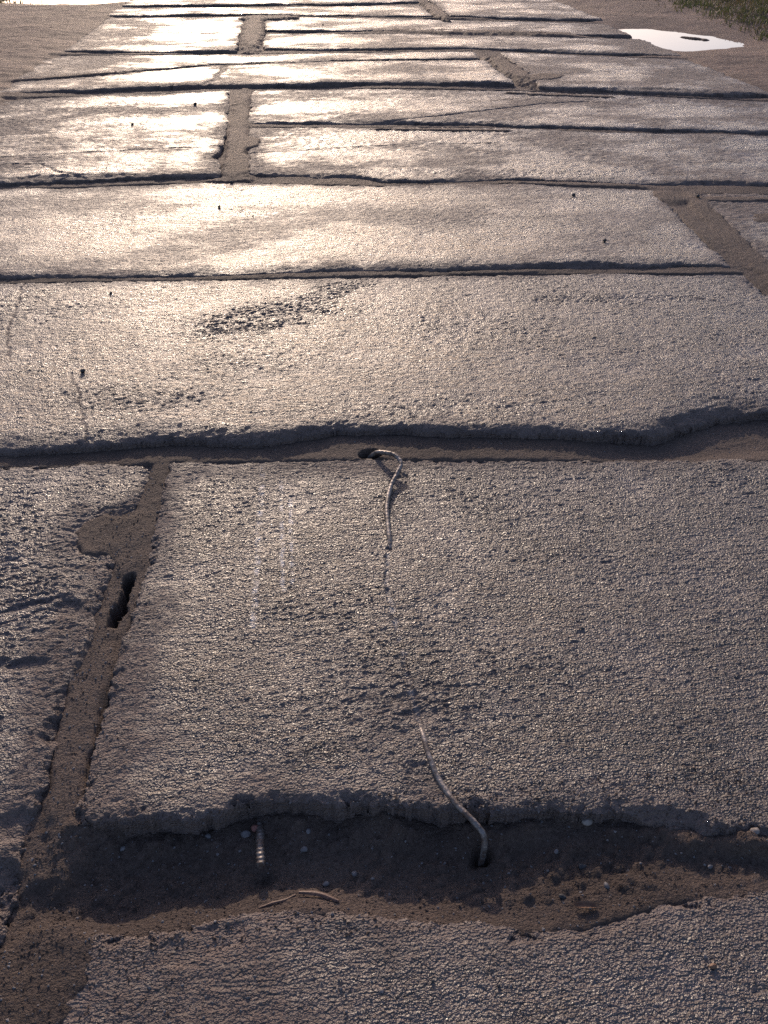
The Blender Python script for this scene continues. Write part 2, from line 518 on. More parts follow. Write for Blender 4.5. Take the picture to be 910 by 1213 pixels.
# cracks: (points, width, depth)
CRACKS = [
    ([(.358, 4.662), (.494, 4.69), (.777, 4.771), (1.085, 4.921), (1.407, 5.059), (1.7, 5.10)], .016, .006),
    ([(.494, 4.69), (.55, 4.62)], .014, .005),
    ([(-.43, 6.45), (-.451, 6.332), (-.44, 6.2), (-.476, 6.07), (-.47, 5.9), (-.511, 5.776), (-.56, 5.68)], .03, .008),
    ([(-1.7, 4.15), (-1.36, 4.172), (-.91, 4.213), (-.404, 4.268), (-.33, 4.27)], .010, .004),
    ([(-1.7, 4.06), (-1.327, 4.044), (-1.138, 4.025), (-1.036, 3.883), (-.9, 3.80)], .010, .005),
    ([(-.9, 2.68), (-.849, 2.277), (-.80, 2.115)], .006, .0012),
    ([(-.62, 2.02), (-.60, 1.95), (-.556, 1.824), (-.515, 1.66)], .006, .0014),
    ([(-.25, 4.15), (.2, 4.22), (.6, 4.26), (1.0, 4.24)], .009, .003),
]
GROOVES = [
    ([(.135, 1.24), (.12, 1.142), (.123, 1.052), (.129, .989), (.13, .913), (.133, .851), (.138, .805)], .007, .0040),
    ([(-.114, 1.60), (-.12, 1.373), (-.122, 1.20), (-.125, 1.05)], .0075, .0006),
    ([(-.076, 1.489), (-.072, 1.138)], .0055, .0005), ([(-.056, 1.42), (-.056, 1.15)], .0050, .0004),
]


# slab areas with soil trodden into the surface: (cx, cy, rx, ry, amount)
DUSTY = [(-.21, .41, .22, .26, 1.0), (-.17, .51, .08, .05, .7), (.33, .50, .06, .03, .5), (-.42, .8, .10, .45, .95), (-.33, .85, .09, .36, .9), (-.42, 1.36, .15, .16, .8), (-.35, 1.4, .05, .25, .6),
         (-.15, .60, .3, .05, .3), (1.80, 2.9, .30, .5, .35), (-1.45, 6.5, .35, 3.5, .7), (2.6, 6.5, .3, 3, .7), (1.6, 5.8, .25, .4, .6), (-.2, 3.95, .15, .3, .6), (1.1, 5.1, .6, .15, .5),
         (1.8, 7.6, 1.0, .25, .6), (.1, .80, .1, .15, .35), (.0, 1.53, .5, .05, .4)]


def slab_field(s, x, y):
    sd_, st = s['seed'], s['step']
    yf, yb = pl(s['front'], x), pl(s['back'], x)
    t = np.clip((y - yf) / (yb - yf), 0, 1)
    top = s['zf'] + (s['zb'] - s['zf']) * t
    fac = s['rough']
    d = slab_d(s, x, y)
    d = d + .010 * s['wear'] * noise(x, y, 7, sd_) + .006 * noise(x, y, 28, sd_ + 1)
    wx, wy = x + .006 * noise(x, y, 60, 91), y + .006 * noise(x, y, 60, 92)
    ch = .6 * cells(wx, wy, 27 if st < .006 else 12, sd_) + .4 * cells(wx, wy, 85 if st < .006 else 30, sd_ + 1)
    d = d - (.012 if st < .006 else .030) * np.clip(ch - .5, 0, 1) * (.4 + 1.2 * np.clip(noise(x, y, 5, 93) + .4, 0, 1))
    if st > .006:
        d = d + .022 * noise(x, y, 3.2, sd_ + 25) + .010 * noise(x, y, 18, sd_ + 26)
    if st < .006:
        d = d + .0016 * noise(x, y, 12, sd_ + 24) + .0060 * noise(x, y, 60, sd_ + 2) + .0035 * noise(x, y, 140, sd_ + 3)
    z = top + .0035 * noise(x, y, 2.2, sd_) + .0020 * noise(x, y, 9, sd_, 1.8) * fac
    z += .010 * (1 - t) * noise(x, 0 * x, 1.3, sd_ + 12)
    flake = np.zeros_like(x)
    for cx, cy, rx, ry, rot, am in FLAKES:
        if abs(cy - y.mean()) > 2.5:
            continue
        r = ell(x, y, cx, cy, rx, ry, rot) + .6 * noise(x, y, 18, 5) + .3 * noise(x, y, 60, 6)
        flake = np.maximum(flake, am * (1 - smooth(.65, 1.15, r)))
    z -= flake * .002
    # thin scales: the surface steps down in low ledges, drawn out across the road
    h = 2.0 * noise(x, y, 16, sd_ + 4, 3.2) + 1.1 * noise(x, y, 48, sd_ + 13, 2.6) + .3 * noise(x, y, 110, sd_ + 14, 1.6)
    q = h * 2.0
    fr = q - np.floor(q)
    ledge = (np.floor(q) + smooth(.66, 1.0, fr) - q + .5) / 2.0
    patchy = np.clip(.30 + 1.1 * noise(x, y, 3.5, sd_ + 15, 1.5), .08, .9)
    z += .0040 * fac * (patchy * (2.0 if sd_ in (4, 5, 8) else 1.2) + 2.8 * flake) * ledge
    if st > .006:
        z += .0052 * fac * noise(x, y, 1 / (st * 3.2), sd_ + 18, 1.4) * (.6 + .9 * np.clip(noise(x, y, 3, sd_ + 19) + .3, 0, 1))
    if st < .009:
        z += .0013 * (2.0 if st > .003 else 1.0) * fac * noise(x, y, 75, sd_ + 5, 2.2)
    if st < .0055:
        z += .0012 * (1.6 if st > .003 else 1.0) * fac * noise(x, y, 150, sd_ + 6, 1.4)
    if st < .003:
        z += .0006 * fac * stones(x, y, 190, sd_ + 7, 1.25) * np.clip(1 + 1.1 * noise(x, y, 11, sd_ + 16), .35, 1.6)
        z += .0006 * fac * noise(x, y, 250, sd_ + 17, 1.2)
    # scattered pits
    pit = noise(x, y, 30, sd_ + 8, 2.4)
    z -= .0020 * fac * smooth(.5, .75, pit + .2 * noise(x, y, 7, sd_ + 9))
    dust = np.zeros_like(x)
    for cx, cy, rx, ry, rot, dep in SPALLS:
        if abs(cy - y.mean()) > 2.5:
            continue
        r = ell(x, y, cx, cy, rx, ry, rot) + .35 * noise(x, y, 30, 21) + .15 * noise(x, y, 110, 22)
        k = 1 - smooth(.45, 1.12, r)
        z -= dep * k
        dust = np.maximum(dust, k * .5)
    for pts, w, dep in CRACKS:
        if abs(pts[0][1] - y.mean()) > 2.5:
            continue
        wob = .012 * noise(x, y, 22, 31) + .006 * noise(x, y, 70, 32)
        k = 1 - smooth(.25, 1.0, seg_dist(x + wob, y + wob * .6, pts) / max(w, st * 1.2))
        z -= dep * k
        dust = np.maximum(dust, k * .7)
    pale = np.zeros_like(x)
    for pts, w, dep in GROOVES:
        if sd_ != 2:
            continue
        wob = .004 * noise(x, y, 40, 33)
        k = 1 - smooth(.4, 1.0, seg_dist(x + wob, y, pts) / w)
        z -= dep * k * (.7 + .8 * noise(x, y, 60, 34))
        pale = np.maximum(pale, k * smooth(-.25, .35, noise(x, y, 55, 35)) * (.35 if dep > .003 else .75))
    # worn, rounded arrises
    rr = .006 + .010 * s['wear'] * np.clip(noise(x, y, 5, sd_ + 10) + .2, 0, 1)
    w = .016 + .05 * np.clip(noise(x, y, 4, sd_ + 11) + .1, 0, 1)
    e = np.clip(1 - d / w, 0, 1)
    z -= rr * e * e
    z -= .012 * (1 - smooth(.004, .026, d)) * np.clip(ch - .55, 0, 1)
    if sd_ > 3:
        wf = .035 + .10 * np.clip(noise(x, 0 * x, 2.6, sd_ + 20) + .35, 0, 1) + .02 * noise(x, y, 14, sd_ + 21)
        ef = np.clip(1 - (y - yf) / np.maximum(wf, .01), 0, 1)
        z -= (s['zf'] - s['zb'] + .004) * (.30 + .9 * np.clip(noise(x, 0 * x, 1.7, sd_ + 22) + .25, 0, .8)) * ef ** 1.6
    inside = smooth(-.001 - st * .6, .0008 + st * .3, d)
    z = np.where(d < .0008 + st * .3, (top - .13) * (1 - inside) + z * inside, z)
    edge = 1 - smooth(0, .09, d + .06 * noise(x, y, 9, 41))
    for cx, cy, rx, ry, am in DUSTY:
        if abs(cy - y.mean()) < 4.5:
            dust = np.maximum(dust, am * (1 - smooth(.15, 1.25, ell(x, y, cx, cy, rx, ry) + .8 * noise(x, y, 8, 43) + .5 * noise(x, y, 35, 44))))
    dust = np.clip(dust + .55 * edge + (.10 if sd_ < 4 else .20 if sd_ == 4 else .62 if sd_ == 5 else .92) * smooth(-.35, .45, noise(x, y, 3.1, 42, 1.6) + .5 * noise(x, y, 13, 45, 1.8) + .3 * noise(x, y, 45, 46, 1.5)), 0, 1)
    dust = np.maximum(dust, 1 - smooth(.0, .006, d))
    return z, d, dust, pale


road = bpy.data.objects.new('road', None)
link(road, kind='structure')

for s in SLABS:
    x0, x1, y0, y1 = s['fine']
    st = s['step']
    xs_all = [p[1] for p in s['left'] + s['right']]
    fa = [p[1] for p in s['front']]
    ba = [p[1] for p in s['back']]
    L0 = min(p[1] for p in s['left']) - .02
    R0 = max(p[1] for p in s['right']) + .02
    F0, B0 = min(fa) - .02, max(ba) + .02
    x0, x1, y0, y1 = max(x0, L0), min(x1, R0), max(y0, F0), min(y1, B0)
    sx, sy = [], []
    if L0 < x0 - .01:
        sx.append((L0, x0, .03))
    sx.append((x0, x1, st))
    if R0 > x1 + .01:
        sx.append((x1, R0, .03))
    if F0 < y0 - .01:
        sy.append((F0, y0, .03))
    sy.append((y0, y1, st * 1.15 if y0 > 1.5 else st))
    if B0 > y1 + .01:
        sy.append((y1, B0, .03))
    xs, ys = lines(*sx), lines(*sy)
    X, Y = np.meshgrid(xs, ys)
    z, d, dust, pale = slab_field(s, X, Y)
    lim = -.006 - 1.6 * st
    dm = np.maximum(np.maximum(d[:-1, :-1], d[:-1, 1:]), np.maximum(d[1:, 1:], d[1:, :-1]))
    coarse = np.maximum(*np.meshgrid(np.diff(xs), np.diff(ys)))
    keep = dm > np.where(coarse > st * 1.5, -.05, lim)
    me = grid_mesh('slab', xs, ys, z, keep, {'dust': dust, 'pale': pale})
    me.materials.append(M_CONC)
    link(bpy.data.objects.new('slab', me), road)


# ------------------------------------------------------------------ ground: sand in the joints, dirt shoulders
PUDDLES = [
    [(2.766, 7.759), (2.92, 7.86), (3.078, 7.86), (3.222, 7.666), (3.41, 7.418), (3.473, 7.111), (3.27, 6.95), (2.95, 6.90), (2.773, 7.223), (2.74, 7.531)],
    [(-2.9, 10.45), (-2.5, 10.30), (-2.0, 10.27), (-1.72, 10.42), (-1.9, 10.9), (-2.6, 11.0)],
]
WATER_Z = -.012


def poly_inside(x, y, pts):
    c = np.zeros(np.shape(x), bool)
    n = len(pts)
    for i in range(n):
        (xa, ya), (xb, yb) = pts[i], pts[(i + 1) % n]
        c ^= ((ya > y) != (yb > y)) & (x < (xb - xa) * (y - ya) / (yb - ya + 1e-12) + xa)
    return c


def poly_sd(x, y, pts):
    d = seg_dist(x, y, pts + [pts[0]])
    return np.where(poly_inside(x, y, pts), -d, d)


# sand heaped over slab corners and joints: (cx, cy, rx, ry, rot, height)
HEAPS = [
    (-.425, 1.345, .095, .10, .5, -.0015), (-.37, 1.27, .028, .06, 0, -.003), (-.35, 1.50, .012, .10, 0, -.006),
    (-.392, .90, .042, .28, .04, -.0035), (-.395, .70, .06, .12, 0, -.012),
    (1.56, 2.9, .055, .6, -.1, .010), (1.50, 3.33, .09, .09, 0, .010), (1.72, 3.28, .35, .05, -.1, .009), (1.85, 3.0, .18, .16, 0, .0085), (1.54, 2.45, .05, .3, -.05, .010),
    (-.285, 4.6, .06, 1.1, 0, .017), (-.26, 3.95, .08, .25, 0, .019), (-.30, 3.74, .10, .04, 0, .012), (-.21, 4.35, .06, .16, 0, .017),
    (-.29, 7.9, .11, 1.1, 0, .030), (-.15, 8.72, .35, .16, 0, .030),
    (1.46, 6.05, .10, .6, .06, .030), (1.62, 5.75, .16, .14, .2, .030), (1.38, 6.9, .9, .05, -.1, .012), (1.3, 7.8, 1.2, .12, -.22, .022), (2.3, 7.5, .5, .10, -.25, .026),
    (1.40, 9.0, .09, .8, 0, .036), (1.5, 8.55, .35, .06, -.2, .022), (-1.45, 6.1, .5, .05, .4, .024),
    (1.1, 5.15, .3, .05, .3, .010), (1.6, 5.28, .5, .05, -.3, .012),
    (.75, 4.52, .5, .04, -.15, .012), (1.2, 3.53, .35, .035, -.2, .010), (.65, 2.62, .25, .02, -.03, .004), (1.25, 2.55, .2, .025, -.08, .006),
    (-.385, .40, .085, .17, 0, -.0025), (-.42, .42, .07, .10, 0, .001), (-.36, .50, .08, .06, 0, -.005),
]
A_FRONT, Z_BACK = SLABS[1]['front'], SLABS[0]['back']


def ground_field(x, y):
    z = np.interp(y, [-2, .3, .7, 1.0, 1.45, 1.62, 2.6, 3.65, 4.6, 5.5, 6.9, 9, 14],
                  [-.012, -.012, -.03, -.012, -.006, -.0035, .0015, .002, .004, .005, .008, .008, .012])
    # hollow in front of the slab with the rods
    ya, yz = pl(A_FRONT, x), pl(Z_BACK, x)
    t = (y - yz) / np.maximum(ya - yz, .02)
    dep = np.interp(x, [-.5, -.36, -.30, -.1, .2, .32, .45, .6, 2], [-.016, -.030, -.042, -.044, -.040, -.030, -.024, -.021, -.020])
    hz = -.008 + (dep + .008) * smooth(-.18, .34 + .5 * smooth(.12, .3, x), t + .2 * noise(x, y, 9, 51))
    hz = hz + (.016 + .022 * noise(x, y, 14, 79)) * smooth(.62, 1.0, t + .12 * noise(x, y, 25, 80))
    hz = hz + .009 * np.clip(stones(x, y, 70, 86) - .5, 0, 1) * (noise(x, y, 18, 87) > -.05) * smooth(.05, .3, t)
    w = smooth(.40, .46, y) * (1 - smooth(.72, .85, y)) * smooth(-.46, -.40, x)
    z = z * (1 - w) + hz * w
    z = z + .0035 * noise(x, y, 3, 52) + .0025 * noise(x, y, 13, 53) + .0018 * noise(x, y, 45, 54, 1.3) + .0012 * noise(x, y, 130, 55) + .0010 * noise(x, y, 240, 56) + .0022 * np.clip(stones(x, y, 95, 74) - .55, 0, 1) * (noise(x, y, 40, 75) > .0)
    z = z + .011 * noise(x, y, 2.1, 72, 1.3) * smooth(1.3, 1.7, y)
    # under the slabs the bedding drops away
    ins = np.full(x.shape, -1.0)
    for s in SLABS:
        ins = np.maximum(ins, slab_d(s, x, y))
    z -= .03 * smooth(.0, .05, ins)
    for cx, cy, rx, ry, rot, hgt in HEAPS:
        m = ell(x, y, cx, cy, rx, ry, rot) < 1.6
        if not m.any():
            continue
        xm, ym, zm = x[m], y[m], z[m]
        r = ell(xm, ym, cx, cy, rx, ry, rot) + .35 * noise(xm, ym, 12, 57) + .18 * noise(xm, ym, 45, 58)
        k = 1 - smooth(.55, 1.15, r)
        top = hgt + .0020 * noise(xm, ym, 9, 59) + .0022 * noise(xm, ym, 50, 60) + .0016 * noise(xm, ym, 180, 61)
        z[m] = np.where(k > 0, np.maximum(zm, zm * (1 - k) + top * k), zm)
    # dirt shoulders creeping over the slab ends
    wob = .22 * noise(x, y, 1.3, 62) + .10 * noise(x, y, 5, 63)
    rut = .016 * noise(x, y, 1.6, 64, .6) + .010 * noise(x, y, 5, 65, 2.2) + .006 * noise(x, y, 16, 66, 1.5) + .004 * noise(x, y, 34, 85) + .003 * noise(x, y, 60, 67)
    wob = wob + .07 * noise(x, y, 14, 73, 2.0)
    wl = smooth(-1.36, -2.0, x + wob * 1.2) * smooth(3.6, 5.2, y + 1.5 * (x < -1.6))
    wr = smooth(2.45, 3.0, x + wob)
    z = z * (1 - wl) + wl * (.034 + rut)
    z = z * (1 - wr) + wr * (.026 + rut * .9)
    z = z + .05 * smooth(3.6, 4.4, x) + .10 * smooth(4.2, 7, x) + .05 * smooth(-4, -7, x)
    # slot in the joint, and the hole the hook comes out of
    k = 1 - smooth(.5, 1.0, seg_dist(x + .006 * noise(x, y, 40, 68), y, [(-.360, 1.214), (-.366, 1.18), (-.366, 1.14), (-.377, 1.09)]) / np.maximum(.0095 + .010 * noise(x, y, 26, 76) + .008 * noise(x, y, 75, 77), .003))
    z -= .07 * k
    z -= .05 * (1 - smooth(.5, 1.0, ell(x, y, .128, 1.578, .030, .020)))
    wh = .5 * noise(x, y, 60, 78)
    z -= .02 * (1 - smooth(.3, 1.0, ell(x, y, .195, .606, .02, .016) + wh)) + .012 * (1 - smooth(.1, 1.0, ell(x, y, -.105, .602, .024, .018) + wh))
    z -= .016 * smooth(.55, .85, x) * smooth(1.47, 1.54, y) * (1 - smooth(1.66, 1.75, y))
    for p in PUDDLES:
        d = poly_sd(x, y, p) + .035 + .05 * noise(x, y, 6, 69) + .02 * noise(x, y, 20, 70)
        z = np.where(d < 1.0, np.minimum(z, WATER_Z - .030 + .042 * smooth(-.12, .30, d) ** .7 + .05 * smooth(.1, 1.0, d) + .4 * np.clip(rut, -.02, .01) * smooth(0, .2, d)), z)
    # a muddy tongue with grass in the nearer puddle
    k = 1 - smooth(.3, 1.0, ell(x, y, 3.29, 7.38, .24, .05, -.85) + .4 * noise(x, y, 14, 71))
    z = np.maximum(z, z * (1 - k) + (WATER_Z + .010) * k)
    far = smooth(18, 60, np.hypot(x, y))
    return z * (1 - far) - .05 * far, ins, np.maximum(wl, wr)


gx = lines((-400, -60, 60), (-60, -12, 4), (-12, -4, .4), (-4, -2.9, .06), (-2.9, -1.75, .022), (-1.75, -.48, .011), (-.48, -.22, .0036),
           (-.22, .70, .0042), (.70, 1.38, .008), (1.38, 1.72, .007), (1.72, 2.5, .012), (2.5, 3.6, .017), (3.6, 5.2, .05), (5.2, 12, .4), (12, 60, 4), (60, 400, 60))
gy = lines((-300, -40, 60), (-40, -6, 4), (-6, 0, .3), (0, .30, .03), (.30, .74, .0036), (.74, 1.44, .006), (1.44, 1.70, .0045), (1.70, 2.50, .012), (2.50, 2.80, .006),
           (2.80, 3.50, .016), (3.50, 3.90, .009), (3.90, 5.80, .015), (5.80, 8.2, .018), (8.2, 11.5, .026), (11.5, 14, .08), (14, 40, .8), (40, 100, 10), (100, 700, 100))
GX, GY = np.meshgrid(gx, gy)
gz, gins, gsh = ground_field(GX, GY)
inm = np.minimum(np.minimum(gins[:-1, :-1], gins[:-1, 1:]), np.minimum(gins[1:, 1:], gins[1:, :-1]))
heap = np.zeros(GX.shape, bool)
for cx, cy, rx, ry, rot, hgt in HEAPS:
    heap |= ell(GX, GY, cx, cy, rx, ry, rot) < 1.7
hp = heap[:-1, :-1] | heap[1:, 1:]
shm = np.maximum(gsh[:-1, :-1], gsh[1:, 1:])
keep = (inm < .07) | hp | (shm > .01)
gme = grid_mesh('ground', gx, gy, gz, keep, {'dry': np.clip(gsh + smooth(2, 5, GY) * .4, 0, 1)})
gme.materials.append(M_SAND)
ground = link(bpy.data.objects.new('ground', gme), kind='structure')


def gh(x, y):
    z, _, _ = ground_field(np.array([[float(x)]]), np.array([[float(y)]]))
    return float(z[0, 0])


def surface(x, y):
    """height of whatever lies on top at x, y"""
    z = gh(x, y)
    X, Y = np.array([[float(x)]]), np.array([[float(y)]])
    for s in SLABS:
        if slab_d(s, X, Y)[0, 0] > -.03:
            z = max(z, float(slab_field(s, X, Y)[0][0, 0]))
    return z


# ------------------------------------------------------------------ puddles
for p in PUDDLES:
    c = np.mean(np.array(p), 0)
    bm = bmesh.new()
    vs_ = []
    for x, y in p:
        v = np.array([x, y]) - c
        v = v * (1 + .22 / max(np.hypot(*v), .01))
        vs_.append(bm.verts.new((c[0] + v[0], c[1] + v[1], WATER_Z)))
    bm.faces.new(vs_)
    bmesh.ops.recalc_face_normals(bm, faces=bm.faces)
    me = bpy.data.meshes.new('puddle')
    bm.to_mesh(me)
    bm.free()
    if me.polygons[0].normal.z < 0:
        me.flip_normals()
    me.materials.append(M_WATER)
    link(bpy.data.objects.new('puddle', me), kind='structure')


# ------------------------------------------------------------------ steel rods
def spline(pts, n):
    """Catmull-Rom through pts"""
    P = np.array(pts, float)
    P = np.vstack([2 * P[0] - P[1], P, 2 * P[-1] - P[-2]])
    out = []
    for i in range(1, len(P) - 2):
        for t in np.linspace(0, 1, n, endpoint=False):
            a, b, c, d = P[i - 1], P[i], P[i + 1], P[i + 2]
            out.append(.5 * ((2 * b) + (c - a) * t + (2 * a - 5 * b + 4 * c - d) * t * t + (3 * b - a - 3 * c + d) * t ** 3))
    out.append(P[-2])
    return np.array(out)


def tube(name, pts, rad, material, n=10, sides=14, rib=0.0, ribstep=.007, lump=.06, seed=1, cap_r=1.0):
    C = spline(pts, n)
    T = np.gradient(C, axis=0)
    T /= np.linalg.norm(T, axis=1)[:, None]
    up = np.array([0, 0, 1.0])
    arc = np.concatenate([[0], np.cumsum(np.linalg.norm(np.diff(C, axis=0), axis=1))])
    bm = bmesh.new()
    rings = []
    for i in range(len(C)):
        u = np.cross(T[i], up)
        if np.linalg.norm(u) < .2:
            u = np.cross(T[i], [1, 0, 0])
        u /= np.linalg.norm(u)
        v = np.cross(u, T[i])
        ring = []
        for k in range(sides):
            a = 2 * math.pi * k / sides
            r = rad * (1 + lump * float(noise(arc[i], a * .012, 90, seed)) * 2)
            if rib:
                ph = (arc[i] + .0025 * math.cos(a * 2)) / ribstep
                r += rib * max(0.0, math.cos(2 * math.pi * ph)) ** 2
            ring.append(bm.verts.new(C[i] + r * (math.cos(a) * u + math.sin(a) * v)))
        rings.append(ring)
    for A, B in zip(rings[:-1], rings[1:]):
        for k in range(sides):
            bm.faces.new((A[k], A[(k + 1) % sides], B[(k + 1) % sides], B[k]))
    bm.faces.new(rings[0][::-1])
    bm.faces.new(rings[-1])
    bmesh.ops.recalc_face_normals(bm, faces=bm.faces)
    for f in bm.faces:
        f.smooth = len(f.verts) == 4
    me = bpy.data.meshes.new(name)
    bm.to_mesh(me)
    bm.free()
    me.materials.append(material)
    return bpy.data.objects.new(name, me)


link(tube('steel_hook',
          [(.118, 1.585, -.045), (.124, 1.585, -.02), (.141, 1.574, .004), (.160, 1.555, .015), (.180, 1.538, .018), (.190, 1.511, .014), (.177, 1.478, .008), (.160, 1.440, .004),
           (.146, 1.382, .002), (.141, 1.327, .001), (.139, 1.267, -.001), (.136, 1.225, -.012)], .0049, M_STEEL, n=20, rib=.0005, ribstep=.011, seed=3),
     label='worn steel lifting hook curling out of a hole in the shadowed joint', category='steel rod')
link(tube('steel_rod',
          [(.137, .835, -.018), (.139, .797, .001), (.143, .751, .0045), (.152, .709, .003), (.169, .666, .006), (.188, .637, .006), (.200, .619, -.001),
           (.201, .609, -.018), (.197, .603, -.055)], .0042, M_STEEL, n=20, rib=.0004, ribstep=.009, seed=5),
     label='bent steel rod running over the chipped slab edge into the hollow', category='steel rod')
link(tube('rebar_stub', [(-.113, .715, -.045), (-.110, .675, -.033), (-.108, .64, -.021), (-.106, .612, -.016)], .0052, M_RUST, n=24, rib=.0016, ribstep=.0075, seed=7),
     label='short ribbed rebar stub sticking out of the slab edge into the hollow', category='rebar')


# ------------------------------------------------------------------ pebbles, stick, leaf
def pebble(name, x, y, size, material, label, group=None, seed=1, flat=.6, rz=0.0, sink=.25, z=None, cat='pebble', edge=.28):
    bm = bmesh.new()
    bmesh.ops.create_icosphere(bm, subdivisions=3, radius=1)
    for v in bm.verts:
        c = v.co
        n = float(noise(c.x + c.z * .7, c.y - c.z * .5, 1.1, seed)) + .5 * float(noise(c.y + c.z, c.x - c.z, 2.3, seed + 1))
        v.co = c * (1 + edge * n)
        # a few broken flats
        for k in range(4):
            a = seed * 1.7 + k * 2.1
            nx_, ny_, nz_ = math.cos(a) * .8, math.sin(a) * .8, .6 * math.sin(a * 1.9)
            dd = v.co.x * nx_ + v.co.y * ny_ + v.co.z * nz_ - .72
            if dd > 0:
                v.co.x -= dd * nx_
                v.co.y -= dd * ny_
                v.co.z -= dd * nz_
        v.co.x *= size
        v.co.y *= size * .75
        v.co.z *= size * flat
    for f in bm.faces:
        f.smooth = True
    me = bpy.data.meshes.new(name)
    bm.to_mesh(me)
    bm.free()
    me.materials.append(material)
    o = bpy.data.objects.new(name, me)
    zz = surface(x, y) if z is None else z
    o.location = (x, y, zz + size * flat * (1 - 2 * sink))
    o.rotation_euler = (0, 0, rz)
    link(o, label=label, category=cat)
    if group:
        o['group'] = group
    return o


pebble('pebble', -.116, .680, .0072, M_RED, 'reddish pebble lying in the shaded hollow under the slab edge', seed=2)
pebble('pebble', -.130, .672, .0075, M_GREY, 'grey pebble touching the reddish pebble in the shaded hollow', seed=4)
G2 = 'grey pebbles in the hollow'
for k, (x, y, sz) in enumerate([(-.048, .640, .0055), (-.041, .664, .0045), (-.183, .672, .005), (-.30, .665, .0045), (.02, .60, .005), (-.02, .59, .005)]):
    pebble('pebble', x, y, sz, M_GREY, 'small grey pebble half sunk in the shaded hollow', G2, seed=20 + k, rz=k * 1.3, sink=.3)
pebble('concrete_chip', .353, .632, .008, M_PALE, 'pale chip of concrete catching light on the slab edge above the hollow', seed=9, flat=.5, cat='chip')
pebble('concrete_chip', .575, .585, .007, M_PALE, 'small pale chip at the slab edge beside the frame of the hollow', seed=12, flat=.45, cat='chip')
G3 = 'pebbles on the sand slope'
for k, (x, y, sz) in enumerate([(.33, .572, .006), (.30, .596, .004), (.352, .538, .005), (.29, .530, .005), (.50, .55, .004)]):
    pebble('pebble', x, y, sz, M_GREY if k % 3 else M_DARK, 'little pebble on the lit brown sand slope of the hollow', G3, seed=40 + k, rz=k * .9, sink=.25)
G4 = 'dark pebbles on the slabs'
DARK_LABELS = {
    0: 'dark pebble left of the flaked patch on the slab behind the hook',
    1: 'tiny dark pebble near the far edge of the slab with the flaked patch',
    2: 'dark pebble in the middle of the slab that ends at the slanting sand joint',
    3: 'dark pebble at the far edge of the slab that ends at the slanting sand joint',
    5: 'tiny dark pebble on the rough slab right of the steel rods',
    7: 'dark pebble lying on the sand of the slanting joint',
    8: 'dark pebble on the half slab beside the long sand strip, near its far edge',
    9: 'dark pebble in the middle of the half slab beside the long sand strip',
    11: 'tiny dark pebble on the slab below the hollow, paired with another',
    12: 'second tiny dark pebble of the pair on the slab below the hollow',
    13: 'dark pebble on a far slab beyond the wide sandy joint',
    14: 'dark pebble at the foot of the long sand strip between two slabs',
}
for k, (x, y, sz) in enumerate([(-.591, 2.019, .0085), (-.604, 2.553, .006), (1.071, 2.824, .009), (1.12, 3.379, .010), (.466, 2.572, .005), (.449, .988, .0045),
                                (-.313, 3.371, .008), (1.616, 3.307, .012), (-.55, 5.212, .014), (-.834, 4.746, .010), (-.178, 3.255, .006), (.103, .438, .003), (.181, .425, .003),
                                (.3, 8.2, .011), (-.28, 3.70, .010)]):
    pebble('pebble', x, y, sz * .8, M_DARK, DARK_LABELS.get(k, 'small dark pebble lying loose on a bright concrete slab'), G4, seed=60 + k, flat=.75, rz=k * 1.1, sink=.12)
pebble('pebble', .445, .420, .0048, M_LEAF, 'small orange brown pebble on the rough slab below the hollow', seed=90)


def strip(name, pts, width, thick, material, label, cat, curl=.0, seed=1):
    """a thin solid strip following pts, with a rough outline"""
    C = spline(pts, 6)
    T = np.gradient(C, axis=0)
    T /= np.linalg.norm(T, axis=1)[:, None]
    bm = bmesh.new()
    rows = []
    nC = len(C)
    for i in range(nC):
        sdv = np.cross(T[i], [0, 0, 1.0])
        sdv /= np.linalg.norm(sdv)
        f = i / (nC - 1)
        w = width * (.45 + .55 * math.sin(math.pi * min(max(f, .06), .94)) ** .5) * (1 + .3 * float(noise(f, 0, 7, seed)))
        row = []
        for k, (a, b) in enumerate(((-1, 0), (-.5, .7), (0, 1), (.5, .7), (1, 0), (.5, -.5), (-.5, -.5))):
            q = C[i] + sdv * a * w + np.array([0, 0, b * thick + curl * a * a])
            row.append(bm.verts.new(q))
        rows.append(row)
    for A, B in zip(rows[:-1], rows[1:]):
        for k in range(7):
            bm.faces.new((A[k], A[(k + 1) % 7], B[(k + 1) % 7], B[k]))
    bm.faces.new(rows[0][::-1])
    bm.faces.new(rows[-1])
    bmesh.ops.recalc_face_normals(bm, faces=bm.faces)
    me = bpy.data.meshes.new(name)
    bm.to_mesh(me)
    bm.free()
    me.materials.append(material)
    return link(bpy.data.objects.new(name, me), label=label, category=cat)


def on(x, y, dz):
    return (x, y, surface(x, y) + dz)


strip('wood_splinter', [on(-.056, .572, .004), on(-.03, .566, .005), on(-.004, .553, .002)], .0036, .0016, M_WOOD,
      'reddish brown splinter of wood on the sunlit rim of the hollow', 'stick', seed=3)
strip('bark_strip', [on(-.108, .556, .0005), on(-.09, .561, .0015), on(-.075, .564, .001), on(-.060, .571, .002)], .0020, .0010, M_WOOD,
      'thin crooked bark strip ending at the wood splinter', 'bark', seed=5)
strip('dead_leaf', [on(.300, .513, .002), on(.316, .511, .004), on(.328, .509, .002)], .0045, .0006, M_LEAF,
      'curled brown dead leaf on the sand slope of the hollow', 'leaf', curl=.004, seed=8)


